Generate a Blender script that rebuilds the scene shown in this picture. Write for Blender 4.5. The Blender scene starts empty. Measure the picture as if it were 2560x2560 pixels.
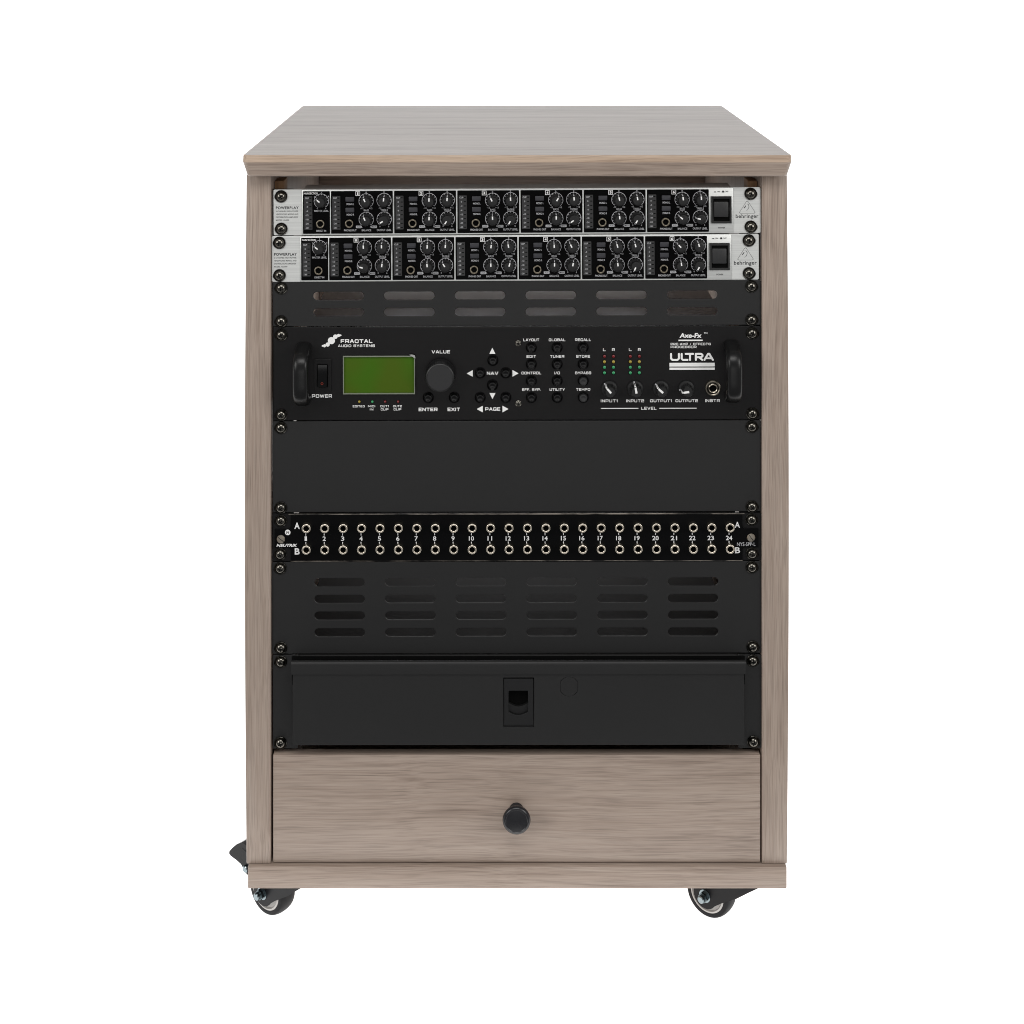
import bpy, bmesh, math, random
from mathutils import Vector, Matrix
random.seed(7)
R = math.radians
scene = bpy.context.scene
COL = scene.collection

# ------------------------------------------------------------------ camera, world, lamps, exposure
D = 1.56                      # metres from the camera to the plane of the rack panels (Y = 0)
FP = 3952.0                   # focal length in photograph pixels
VX, VY = 1240.0, -135.0       # where the depth lines of the cabinet meet in the photograph
ZC = 0.9925                   # camera height above the floor
cam = bpy.data.cameras.new('camera')
cam.sensor_fit = 'HORIZONTAL'; cam.sensor_width = 36.0
cam.lens = 36.0 * FP / 2560.0
cam.shift_x = (1280 - VX) / 2560.0
cam.shift_y = -(1280 - VY) / 2560.0
cam.clip_start = 0.05; cam.clip_end = 200
co = bpy.data.objects.new('camera', cam); COL.objects.link(co)
co.location = (0, -D, ZC); co.rotation_euler = (R(90), 0, 0)
scene.camera = co

w = bpy.data.worlds.new('World'); scene.world = w; w.use_nodes = True
bg = w.node_tree.nodes['Background']
bg.inputs[0].default_value = (0.97, 0.98, 1.0, 1); bg.inputs[1].default_value = 0.20

def area(name, loc, target, sx, sy, power, color=(1, 1, 1)):
    l = bpy.data.lights.new(name, 'AREA'); l.shape = 'RECTANGLE'; l.size = sx; l.size_y = sy
    l.energy = power; l.color = color
    o = bpy.data.objects.new(name, l); COL.objects.link(o); o.location = loc
    o.rotation_euler = (Vector(target) - Vector(loc)).to_track_quat('-Z', 'Y').to_euler()
    return o
area('softbox_left', (-1.7, -1.5, 1.25), (0, 0, 0.58), 0.9, 1.2, 17, (1, 0.985, 0.96))
area('softbox_right', (1.75, -1.5, 1.25), (0.05, 0, 0.58), 0.9, 1.2, 17, (1, 0.985, 0.96))
area('softbox_overhead', (0.0, -1.45, 2.15), (0.02, 0.0, 0.6), 1.5, 0.8, 19, (1, 0.99, 0.97))
area('low_fill', (0.05, -2.1, 0.24), (0.05, 0, 0.5), 1.3, 0.3, 2.2, (1, 0.99, 0.97))

vs = scene.view_settings
vs.view_transform = 'Standard'; vs.look = 'None'; vs.exposure = 0; vs.gamma = 1
scene.cycles.max_bounces = 8
scene.cycles.filter_width = 1.0
scene.cycles.caustics_reflective = False
scene.cycles.caustics_refractive = False

# ------------------------------------------------------------------ pixel <-> place helpers (a measured point on a plane at depth Y)
def PX(px, Y=0.0): return (px - VX) * (D + Y) / FP
def PZ(py, Y=0.0): return ZC - (py - VY) * (D + Y) / FP
S = D / FP                    # metres per photograph pixel at the rack plane

# ------------------------------------------------------------------ materials
def mat(name, color, rough=0.5, metal=0.0, spec=0.5, bump=0.0, bscale=900, var=0.0, coat=0.0):
    m = bpy.data.materials.new(name); m.use_nodes = True
    nt = m.node_tree; b = nt.nodes['Principled BSDF']
    b.inputs['Base Color'].default_value = (*color, 1); b.inputs['Roughness'].default_value = rough
    b.inputs['Metallic'].default_value = metal; b.inputs['Specular IOR Level'].default_value = spec
    b.inputs['Coat Weight'].default_value = coat
    if bump or var:
        tc = nt.nodes.new('ShaderNodeTexCoord')
        n = nt.nodes.new('ShaderNodeTexNoise'); n.inputs['Scale'].default_value = bscale; n.inputs['Detail'].default_value = 3
        nt.links.new(tc.outputs['Object'], n.inputs['Vector'])
        if bump:
            bp = nt.nodes.new('ShaderNodeBump'); bp.inputs['Strength'].default_value = bump; bp.inputs['Distance'].default_value = 0.0004
            nt.links.new(n.outputs['Fac'], bp.inputs['Height']); nt.links.new(bp.outputs['Normal'], b.inputs['Normal'])
        if var:
            n2 = nt.nodes.new('ShaderNodeTexNoise'); n2.inputs['Scale'].default_value = 9; n2.inputs['Detail'].default_value = 5
            nt.links.new(tc.outputs['Object'], n2.inputs['Vector'])
            mr = nt.nodes.new('ShaderNodeMapRange'); mr.inputs['From Min'].default_value = 0.3; mr.inputs['From Max'].default_value = 0.7
            mr.inputs['To Min'].default_value = rough - var; mr.inputs['To Max'].default_value = rough + var
            nt.links.new(n2.outputs['Fac'], mr.inputs['Value']); nt.links.new(mr.outputs['Result'], b.inputs['Roughness'])
    return m

def wood(name, vertical, tint=(1, 1, 1), rough=0.42, seed=0.0, contrast=1.0, bump=0.35):
    m = bpy.data.materials.new(name); m.use_nodes = True
    nt = m.node_tree; N = nt.nodes; L = nt.links; b = N['Principled BSDF']
    tc = N.new('ShaderNodeTexCoord')
    mp0 = N.new('ShaderNodeMapping'); mp0.inputs['Location'].default_value = (seed, seed * 0.7, seed * 1.3)
    if vertical: mp0.inputs['Rotation'].default_value = (0, R(90), 0)
    L.new(tc.outputs['Object'], mp0.inputs['Vector'])
    # slow wander of the fibre direction
    wn = N.new('ShaderNodeTexNoise'); wn.inputs['Scale'].default_value = 5.0; wn.inputs['Detail'].default_value = 2
    L.new(mp0.outputs['Vector'], wn.inputs['Vector'])
    sub = N.new('ShaderNodeVectorMath'); sub.operation = 'SUBTRACT'; sub.inputs[1].default_value = (0.5, 0.5, 0.5)
    L.new(wn.outputs['Color'], sub.inputs[0])
    sc_ = N.new('ShaderNodeVectorMath'); sc_.operation = 'MULTIPLY'; sc_.inputs[1].default_value = (0, 0.011, 0.011)
    L.new(sub.outputs['Vector'], sc_.inputs[0])
    add = N.new('ShaderNodeVectorMath'); add.operation = 'ADD'
    L.new(mp0.outputs['Vector'], add.inputs[0]); L.new(sc_.outputs['Vector'], add.inputs[1])
    def grain(scale, stretch, detail, rg):
        mp = N.new('ShaderNodeMapping'); mp.inputs['Scale'].default_value = (scale / stretch, scale, scale)
        L.new(add.outputs['Vector'], mp.inputs['Vector'])
        n = N.new('ShaderNodeTexNoise'); n.inputs['Scale'].default_value = 1.0
        n.inputs['Detail'].default_value = detail; n.inputs['Roughness'].default_value = rg
        L.new(mp.outputs['Vector'], n.inputs['Vector'])
        return n.outputs['Fac']
    g1 = grain(150, 42, 5, 0.62)       # broad streaks
    g2 = grain(620, 60, 3, 0.6)       # fibres
    g3 = grain(1050, 45, 2, 0.5)       # pores
    g0 = grain(36, 9, 2, 0.5)        # broad wavy bands of tone
    r1 = N.new('ShaderNodeValToRGB')
    e = r1.color_ramp.elements
    c0 = (0.235, 0.175, 0.139); c1 = (0.366, 0.288, 0.238); c2 = (0.452, 0.368, 0.310)
    c0 = tuple(b_ + (a_ - b_) * contrast for a_, b_ in zip(c0, c1)); c2 = tuple(b_ + (a_ - b_) * contrast for a_, b_ in zip(c2, c1))
    def tc3(c): return (c[0] * tint[0], c[1] * tint[1], c[2] * tint[2], 1)
    e[0].position = 0.33; e[0].color = tc3(c0)
    e[1].position = 0.66; e[1].color = tc3(c2)
    mid = r1.color_ramp.elements.new(0.47); mid.color = tc3(c1)
    mx = N.new('ShaderNodeMix'); mx.data_type = 'FLOAT'; mx.inputs['Factor'].default_value = 0.55
    L.new(g1, mx.inputs['A']); L.new(g2, mx.inputs['B'])
    mx0 = N.new('ShaderNodeMix'); mx0.data_type = 'FLOAT'; mx0.inputs['Factor'].default_value = 0.22
    L.new(mx.outputs['Result'], mx0.inputs['A']); L.new(g0, mx0.inputs['B'])
    L.new(mx0.outputs['Result'], r1.inputs['Fac'])
    r3 = N.new('ShaderNodeMapRange'); r3.inputs['From Min'].default_value = 0.32; r3.inputs['From Max'].default_value = 0.52
    r3.inputs['To Min'].default_value = 0.78; r3.inputs['To Max'].default_value = 1.0
    L.new(g3, r3.inputs['Value'])
    mul = N.new('ShaderNodeMix'); mul.data_type = 'RGBA'; mul.blend_type = 'MULTIPLY'; mul.inputs['Factor'].default_value = 1.0
    L.new(r1.outputs['Color'], mul.inputs['A']); L.new(r3.outputs['Result'], mul.inputs['B'])
    L.new(mul.outputs['Result'], b.inputs['Base Color'])
    b.inputs['Roughness'].default_value = rough
    bp = N.new('ShaderNodeBump'); bp.inputs['Strength'].default_value = bump; bp.inputs['Distance'].default_value = 0.0003
    L.new(g2, bp.inputs['Height']); L.new(bp.outputs['Normal'], b.inputs['Normal'])
    return m

M = {}
M['wood_h'] = wood('wood_horizontal', False, seed=0.37)
M['wood_top'] = wood('wood_top', False, tint=(0.74, 0.79, 0.85), rough=0.42, seed=1.9, contrast=1.5, bump=0.5)  # darker, cooler tint puts the grey sheen of reflected light into the wood
M['wood_lit_lip'] = wood('wood_lip_highlight', False, tint=(1.30, 1.23, 1.11), seed=3.1)  # highlight along the top's upper lip, put into the wood colour
M['wood_v'] = wood('wood_vertical', True, seed=2.23)
M['pine'] = wood('raw_pine', True, tint=(1.0, 0.72, 0.46), rough=0.7, seed=5.0)
M['black_steel'] = mat('powder_coated_steel', (0.0108, 0.0108, 0.0110), 0.5, spec=0.46, bump=0.10, bscale=1400, var=0.04)
M['black_satin'] = mat('black_anodised_plate', (0.0048, 0.0044, 0.0047), 0.42, spec=0.27, bump=0.05, bscale=1500, var=0.05)
M['black_gloss'] = mat('black_gloss_plastic', (0.003, 0.003, 0.0032), 0.18, spec=0.3)
M['black_plastic'] = mat('black_plastic', (0.010, 0.010, 0.0105), 0.40, spec=0.42)
M['knob_cap'] = mat('knob_cap', (0.019, 0.019, 0.020), 0.5)
M['print_black'] = mat('black_print', (0.0011, 0.0011, 0.0012), 0.34, spec=0.05, var=0.05)
M['patch_black'] = mat('patch_bay_enamel', (0.0022, 0.0022, 0.0024), 0.3, spec=0.10, var=0.06)
M['hole'] = mat('dark_bore', (0.0015, 0.0015, 0.0015), 0.8, spec=0.1)
M['meter'] = mat('smoked_meter_window', (0.018, 0.018, 0.019), 0.3)
M['button_grey'] = mat('grey_button', (0.032, 0.032, 0.038), 0.45)
M['clear_grey'] = mat('smoky_button', (0.020, 0.020, 0.021), 0.3)
M['screw'] = mat('black_zinc_screw', (0.15, 0.142, 0.125), 0.18, metal=1.0)
M['screw_dark'] = mat('black_oxide_washer', (0.045, 0.043, 0.039), 0.24, metal=1.0)
M['chrome'] = mat('bright_zinc', (0.27, 0.32, 0.34), 0.25, metal=1.0)
M['nickel'] = mat('nickel_jack', (0.78, 0.71, 0.60), 0.27, metal=1.0)
M['bronze_jack'] = mat('dull_bronze_jack', (0.27, 0.235, 0.18), 0.3, metal=1.0)
M['brass_screw'] = mat('slotted_screw', (0.58, 0.52, 0.43), 0.28, metal=1.0)
M['white_print'] = mat('white_print', (0.88, 0.88, 0.87), 0.55)
M['soft_print'] = mat('pale_grey_print', (0.52, 0.52, 0.54), 0.55)
M['dark_print'] = mat('dark_print', (0.012, 0.012, 0.014), 0.5)
M['grey_print'] = mat('grey_print', (0.13, 0.13, 0.13), 0.5)
M['chassis_grey'] = mat('galvanised_chassis', (0.52, 0.50, 0.49), 0.35, metal=0.2)
M['chassis_pale'] = mat('pale_chassis', (0.76, 0.80, 0.86), 0.5)
M['chassis_black'] = mat('black_chassis', (0.033, 0.032, 0.032), 0.8, spec=0.12)
M['lcd'] = mat('green_display', (0.040, 0.098, 0.007), 0.25, spec=0.06, var=0.05)
def _lcd(m):
    nt = m.node_tree; N = nt.nodes; L = nt.links
    tc = N.new('ShaderNodeTexCoord'); n = N.new('ShaderNodeTexNoise'); n.inputs['Scale'].default_value = 22; n.inputs['Detail'].default_value = 1
    L.new(tc.outputs['Object'], n.inputs['Vector'])
    r = N.new('ShaderNodeValToRGB'); r.color_ramp.elements[0].position = 0.38; r.color_ramp.elements[1].position = 0.62
    r.color_ramp.elements[0].color = (0.046, 0.125, 0.008, 1); r.color_ramp.elements[1].color = (0.062, 0.108, 0.009, 1)
    L.new(n.outputs['Fac'], r.inputs['Fac']); L.new(r.outputs['Color'], N['Principled BSDF'].inputs['Base Color'])
_lcd(M['lcd'])
M['lcd_frame'] = mat('display_gasket', (0.20, 0.22, 0.17), 0.4)
M['film'] = mat('clear_film', (0.35, 0.35, 0.34), 0.2)
M['led_red'] = mat('led_red', (0.16, 0.008, 0.010), 0.2)
M['led_yellow'] = mat('led_yellow', (0.34, 0.25, 0.03), 0.2)
M['led_green'] = mat('led_green', (0.03, 0.28, 0.11), 0.2)
M['red_print'] = mat('red_print', (0.20, 0.02, 0.008), 0.5)
M['rubber'] = mat('dark_rubber_tyre', (0.014, 0.014, 0.0155), 0.5, spec=0.16, bump=0.05)
M['rim'] = mat('pale_grey_wheel', (0.50, 0.48, 0.46), 0.4)
M['fork'] = mat('black_castor_paint', (0.009, 0.009, 0.0105), 0.33, spec=0.2)
M['pedal'] = mat('black_pedal_enamel', (0.005, 0.005, 0.0055), 0.24, spec=0.22)
M['zinc_dark'] = mat('dark_zinc_nut', (0.12, 0.145, 0.155), 0.25, metal=1.0)  # darker zinc tone, sets the nut apart from the bolt end
M['knob'] = mat('black_drawer_knob', (0.014, 0.014, 0.0165), 0.27, spec=0.5)
M['worn'] = None

def brushed(name, color):
    m = bpy.data.materials.new(name); m.use_nodes = True
    nt = m.node_tree; N = nt.nodes; L = nt.links; b = N['Principled BSDF']
    b.inputs['Metallic'].default_value = 0.55; b.inputs['Roughness'].default_value = 0.42
    tc = N.new('ShaderNodeTexCoord'); mp = N.new('ShaderNodeMapping'); mp.inputs['Scale'].default_value = (12, 900, 1300)
    n = N.new('ShaderNodeTexNoise'); n.inputs['Scale'].default_value = 1; n.inputs['Detail'].default_value = 3
    L.new(tc.outputs['Object'], mp.inputs['Vector']); L.new(mp.outputs['Vector'], n.inputs['Vector'])
    r = N.new('ShaderNodeValToRGB'); r.color_ramp.elements[0].position = 0.3; r.color_ramp.elements[1].position = 0.7
    r.color_ramp.elements[0].color = (*[c * 0.90 for c in color], 1); r.color_ramp.elements[1].color = (*[min(1, c * 1.06) for c in color], 1)
    L.new(n.outputs['Fac'], r.inputs['Fac']); L.new(r.outputs['Color'], b.inputs['Base Color'])
    return m
M['silver'] = brushed('brushed_aluminium', (0.745, 0.755, 0.74))

def worn():
    m = bpy.data.materials.new('worn_plate_edge'); m.use_nodes = True
    nt = m.node_tree; N = nt.nodes; L = nt.links; b = N['Principled BSDF']; b.inputs['Roughness'].default_value = 0.35
    tc = N.new('ShaderNodeTexCoord'); mp = N.new('ShaderNodeMapping'); mp.inputs['Scale'].default_value = (60, 400, 400)
    n = N.new('ShaderNodeTexNoise'); n.inputs['Scale'].default_value = 1; n.inputs['Detail'].default_value = 6
    L.new(tc.outputs['Object'], mp.inputs['Vector']); L.new(mp.outputs['Vector'], n.inputs['Vector'])
    r = N.new('ShaderNodeValToRGB'); r.color_ramp.elements[0].position = 0.40; r.color_ramp.elements[1].position = 0.66
    r.color_ramp.elements[0].color = (0.012, 0.011, 0.010, 1); r.color_ramp.elements[1].color = (0.34, 0.30, 0.26, 1)
    L.new(n.outputs['Fac'], r.inputs['Fac']); L.new(r.outputs['Color'], b.inputs['Base Color'])
    return m
M['worn'] = worn()

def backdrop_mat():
    # white sweep given an added even glow, so the ground shows no shadow
    m = bpy.data.materials.new('self_lit_white_sweep'); m.use_nodes = True
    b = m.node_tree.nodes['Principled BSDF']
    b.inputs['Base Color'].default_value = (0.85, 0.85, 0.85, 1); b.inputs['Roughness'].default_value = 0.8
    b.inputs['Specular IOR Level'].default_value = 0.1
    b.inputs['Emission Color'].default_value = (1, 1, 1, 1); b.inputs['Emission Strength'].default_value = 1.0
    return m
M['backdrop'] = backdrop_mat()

# ------------------------------------------------------------------ mesh builder
class MB:
    def __init__(s): s.v = []; s.f = []; s.m = []; s.mats = []
    def mi(s, m):
        if m not in s.mats: s.mats.append(m)
        return s.mats.index(m)
    def add(s, vs, fs, m):
        k = len(s.v); i = s.mi(m)
        s.v += [tuple(p) for p in vs]; s.f += [tuple(a + k for a in f) for f in fs]; s.m += [i] * len(fs)
    def bm(s, b, m):
        b.verts.index_update()
        s.add([v.co[:] for v in b.verts], [[v.index for v in f.verts] for f in b.faces], m); b.free()
    def box(s, x0, x1, y0, y1, z0, z1, m, bev=0.0, seg=2):
        b = bmesh.new(); bmesh.ops.create_cube(b, size=1)
        for v in b.verts:
            v.co = (x0 if v.co.x < 0 else x1, y0 if v.co.y < 0 else y1, z0 if v.co.z < 0 else z1)
        if bev: bmesh.ops.bevel(b, geom=b.edges[:], offset=bev, segments=seg, affect='EDGES', profile=0.5)
        s.bm(b, m)
    def lathe(s, prof, c, m, n=24, axis='y', cap=True):
        """prof: list of (radius, distance) where the distance runs towards the viewer (-Y)."""
        vs = []; fs = []
        for r, h in prof:
            for k in range(n):
                a = 2 * math.pi * k / n
                vs.append((c[0] + r * math.cos(a), c[1] - h, c[2] + r * math.sin(a)))
        for i in range(len(prof) - 1):
            for k in range(n):
                k2 = (k + 1) % n
                fs.append((i * n + k, i * n + k2, (i + 1) * n + k2, (i + 1) * n + k))
        if cap:
            if prof[-1][0] > 1e-7: fs.append(tuple((len(prof) - 1) * n + k for k in range(n)))
            if prof[0][0] > 1e-7: fs.append(tuple(reversed(range(n))))
        s.add(vs, fs, m)
    def prism(s, poly, y0, y1, m):
        """poly in (x, z), anticlockwise as seen by the camera; y0 is the front."""
        n = len(poly)
        vs = [(x, y0, z) for x, z in poly] + [(x, y1, z) for x, z in poly]
        fs = [tuple(range(n)), tuple(reversed(range(n, 2 * n)))]
        fs += [((i + 1) % n, i, n + i, n + (i + 1) % n) for i in range(n)]
        s.add(vs, fs, m)
    def flat(s, poly, y, m): s.add([(x, y, z) for x, z in poly], [tuple(range(len(poly)))], m)
    def arc(s, cx, cz, r0, r1, a0, a1, y, m, n=28):
        """clockwise angles from straight up, degrees"""
        vs = []; fs = []
        for k in range(n + 1):
            a = R(a0 + (a1 - a0) * k / n)
            vs += [(cx + r0 * math.sin(a), y, cz + r0 * math.cos(a)), (cx + r1 * math.sin(a), y, cz + r1 * math.cos(a))]
        for k in range(n): fs.append((2 * k, 2 * k + 2, 2 * k + 3, 2 * k + 1))
        s.add(vs, fs, m)
    def line(s, x0, z0, x1, z1, wd, y, m, ext=0.0):
        d = Vector((x1 - x0, z1 - z0)); d.normalize(); n = Vector((-d.y, d.x)) * wd / 2
        x0 -= d.x * ext; z0 -= d.y * ext; x1 += d.x * ext; z1 += d.y * ext
        s.flat([(x0 - n.x, z0 - n.y), (x1 - n.x, z1 - n.y), (x1 + n.x, z1 + n.y), (x0 + n.x, z0 + n.y)], y, m)
    def disc(s, cx, cz, r, y, m, n=20):
        s.flat([(cx + r * math.cos(2 * math.pi * k / n), cz + r * math.sin(2 * math.pi * k / n)) for k in range(n)], y, m)
    def mesh(s, name, at=(0, 0, 0), sharp=32):
        me = bpy.data.meshes.new(name)
        ax, ay, az = at
        me.from_pydata([(x - ax, y - ay, z - az) for x, y, z in s.v], [], s.f)
        for m in s.mats: me.materials.append(M[m])
        me.polygons.foreach_set('material_index', s.m)
        me.polygons.foreach_set('use_smooth', [True] * len(s.f))
        me.update(); me.set_sharp_from_angle(angle=R(sharp))
        return me

WL = {}
def link(name, me, parent=None, loc=(0, 0, 0), rot=None):
    o = bpy.data.objects.new(name, me); COL.objects.link(o)
    base = WL[parent.name] if parent else Vector((0, 0, 0))
    if parent: o.parent = parent
    o.location = Vector(loc) - base
    if rot: o.rotation_euler = rot
    WL[o.name] = Vector(loc)
    return o
def thing(name, loc, label, cat, group=None):
    o = link(name, None, None, loc); o.empty_display_size = 0.05
    o['label'] = label; o['category'] = cat
    if group: o['group'] = group
    return o
def part(name, mb, parent, sharp=32):
    """a part whose vertices were given in the place's own coordinates"""
    at = WL[parent.name]
    return link(name, mb.mesh(name, at, sharp), parent, at)

def rrect(x0, x1, z0, z1, r, n=5):
    p = []
    for cx, cz, a in ((x1 - r, z1 - r, 0), (x0 + r, z1 - r, 90), (x0 + r, z0 + r, 180), (x1 - r, z0 + r, 270)):
        for k in range(n + 1):
            t = R(a + 90 * k / n); p.append((cx + r * math.cos(t), cz + r * math.sin(t)))
    return p
def slot(cx, cz, wd, h): return rrect(cx - wd / 2, cx + wd / 2, cz - h / 2, cz + h / 2, h / 2 * 0.999, 7)
def prect(x0, x1, y0, y1, r=0.0, Y=0.0):
    """rounded rectangle from photograph pixels"""
    X0, X1, Z0, Z1 = PX(x0, Y), PX(x1, Y), PZ(y1, Y), PZ(y0, Y)
    return rrect(X0, X1, Z0, Z1, r) if r else [(X0, Z0), (X1, Z0), (X1, Z1), (X0, Z1)]

def plate(mb, outer, holes, y0, y1, m, bev=0.0):
    """a flat plate with real openings, front face at y0, back face at y1"""
    cu = bpy.data.curves.new('plate', 'CURVE'); cu.dimensions = '2D'; cu.fill_mode = 'BOTH'
    cu.extrude = (y1 - y0) / 2 - bev; cu.bevel_depth = bev; cu.bevel_resolution = 1
    for poly in [outer] + holes:
        sp = cu.splines.new('POLY'); sp.points.add(len(poly) - 1); sp.use_cyclic_u = True
        for q, (x, z) in zip(sp.points, poly): q.co = (x, z, 0, 1)
    if bev: cu.offset = -bev
    o = bpy.data.objects.new('plate', cu); COL.objects.link(o)
    dg = bpy.context.evaluated_depsgraph_get()
    me = bpy.data.meshes.new_from_object(o.evaluated_get(dg))
    ym = (y0 + y1) / 2
    mb.add([(v.co.x, ym - v.co.z, v.co.y) for v in me.vertices], [tuple(p.vertices) for p in me.polygons], m)
    bpy.data.objects.remove(o); bpy.data.curves.remove(cu); bpy.data.meshes.remove(me)

TXT = {}
def text_geo(body, bold, shear, space):
    key = (body, bold, shear, space)
    if key not in TXT:
        cu = bpy.data.curves.new('text', 'FONT'); cu.body = body; cu.size = 1.0; cu.offset = bold; cu.shear = shear
        cu.space_character = space; cu.resolution_u = 3; cu.fill_mode = 'FRONT'
        o = bpy.data.objects.new('text', cu); COL.objects.link(o)
        dg = bpy.context.evaluated_depsgraph_get()
        me = bpy.data.meshes.new_from_object(o.evaluated_get(dg))
        vs = [(v.co.x, v.co.y) for v in me.vertices]; fs = [tuple(p.vertices) for p in me.polygons]
        bpy.data.objects.remove(o); bpy.data.curves.remove(cu); bpy.data.meshes.remove(me)
        x0 = min(a for a, _ in vs); x1 = max(a for a, _ in vs); y0 = min(b for _, b in vs); y1 = max(b for _, b in vs)
        TXT[key] = ([((a - x0) / (x1 - x0) - 0.5, (b - y0) / (y1 - y0) - 0.5) for a, b in vs], fs, (x1 - x0) / (y1 - y0))
    return TXT[key]
def put(mb, body, px, py, wpx, hpx, m='white_print', y=-0.00015, bold=0.014, shear=0.0, space=1.0):
    """lettering whose outline fits wpx by hpx photograph pixels, centred on px, py"""
    vs, fs, asp = text_geo(body, bold, shear, space)
    wd = wpx * S if wpx else hpx * S * asp
    cx, cz = PX(px), PZ(py)
    mb.add([(cx + a * wd, y, cz + b * hpx * S) for a, b in vs], fs, m)

GLY = {
 'A': (1.05, [[(0, 0), (.45, 1), (.6, 1), (1.05, 0)], [(.2, .3), (.85, .3)]]),
 'B': (1.05, [[(0, 0), (0, 1), (.85, 1), (1, .85), (1, .66), (.88, .53), (0, .53)], [(.88, .53), (1.05, .38), (1.05, .15), (.9, 0), (0, 0)]]),
 'C': (1, [[(1, .72), (1, .85), (.85, 1), (.15, 1), (0, .85), (0, .15), (.15, 0), (.85, 0), (1, .15), (1, .28)]]),
 'D': (1, [[(0, 0), (0, 1), (.8, 1), (1, .8), (1, .2), (.8, 0), (0, 0)]]),
 'E': (.9, [[(.9, 1), (0, 1), (0, 0), (.9, 0)], [(0, .5), (.8, .5)]]),
 'F': (.9, [[(.9, 1), (0, 1), (0, 0)], [(0, .46), (.8, .46)]]),
 'G': (1, [[(1, .78), (1, .85), (.85, 1), (.15, 1), (0, .85), (0, .15), (.15, 0), (1, 0), (1, .46), (.55, .46)]]),
 'I': (0, [[(0, 0), (0, 1)]]),
 'L': (.85, [[(0, 1), (0, 0), (.85, 0)]]),
 'M': (1.15, [[(0, 0), (0, 1), (.57, .25), (1.15, 1), (1.15, 0)]]),
 'N': (1, [[(0, 0), (0, 1), (1, 0), (1, 1)]]),
 'O': (1.05, [[(.15, 0), (.9, 0), (1.05, .15), (1.05, .85), (.9, 1), (.15, 1), (0, .85), (0, .15), (.15, 0)]]),
 'P': (1, [[(0, 0), (0, 1), (.9, 1), (1, .9), (1, .48), (.9, .38), (0, .38)]]),
 'R': (1, [[(0, 0), (0, 1), (.9, 1), (1, .9), (1, .48), (.9, .38), (0, .38)], [(.58, .38), (1, 0)]]),
 'S': (1, [[(1, .76), (1, .88), (.88, 1), (.12, 1), (0, .88), (0, .64), (.12, .51), (.88, .51), (1, .39), (1, .12), (.88, 0), (.12, 0), (0, .12), (0, .24)]]),
 'T': (1, [[(0, 1), (1, 1)], [(.5, 1), (.5, 0)]]),
 'U': (1, [[(0, 1), (0, .15), (.15, 0), (.85, 0), (1, .15), (1, 1)]]),
 'V': (1.05, [[(0, 1), (.47, 0), (.58, 0), (1.05, 1)]]),
 'W': (1.5, [[(0, 1), (.36, 0), (.75, .9), (1.14, 0), (1.5, 1)]]),
 'X': (1, [[(0, 0), (1, 1)], [(0, 1), (1, 0)]]),
 'Y': (1, [[(0, 1), (.5, .42), (1, 1)], [(.5, .42), (.5, 0)]]),
 '1': (.25, [[(0, .86), (.25, 1), (.25, 0)]]),
 '2': (1, [[(0, .78), (0, .88), (.12, 1), (.88, 1), (1, .88), (1, .63), (.88, .51), (.12, .51), (0, .39), (0, 0), (1, 0)]]),
 '/': (.5, [[(0, 0), (.5, 1)]]), '.': (.02, [[(0, 0), (.02, 0)]]), '-': (.35, [[(0, .5), (.35, .5)]]), ' ': (.35, []), 'K': (1, [[(0, 0), (0, 1)], [(1, 1), (.1, .5), (1, 0)]])}
def block(mb, body, px, py, wpx, hpx, wt=.21, y=-0.00012, m='white_print'):
    """squared extended capitals drawn as strokes, fitted to wpx by hpx pixels"""
    st = hpx * (wt if hpx > 7 else wt * .88); H = hpx - st; gap = .5
    tot = sum(GLY[c][0] for c in body) + gap * (len(body) - 1)
    k = (wpx - st) / tot if tot else 0
    x = px - (wpx - st) / 2; y0 = py + H / 2; i = 0
    for c in body:
        for ln in GLY[c][1]:
            for (ax, ay), (bx, by) in zip(ln, ln[1:]):
                mb.line(PX(x + ax * k), PZ(y0 - ay * H), PX(x + bx * k), PZ(y0 - by * H), st * S, y - (i % 9) * 3e-6, m, ext=st * S * .42); i += 1
        x += (GLY[c][0] + gap) * k

# ------------------------------------------------------------------ backdrop
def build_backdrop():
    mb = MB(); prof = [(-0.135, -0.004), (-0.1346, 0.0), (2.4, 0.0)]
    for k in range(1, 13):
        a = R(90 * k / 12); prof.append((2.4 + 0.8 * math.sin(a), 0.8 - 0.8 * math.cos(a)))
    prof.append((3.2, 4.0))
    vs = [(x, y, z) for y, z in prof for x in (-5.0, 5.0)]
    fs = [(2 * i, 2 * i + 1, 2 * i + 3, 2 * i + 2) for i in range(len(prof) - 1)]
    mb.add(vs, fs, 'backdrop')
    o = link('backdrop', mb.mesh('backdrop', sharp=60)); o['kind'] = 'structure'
build_backdrop()

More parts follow.
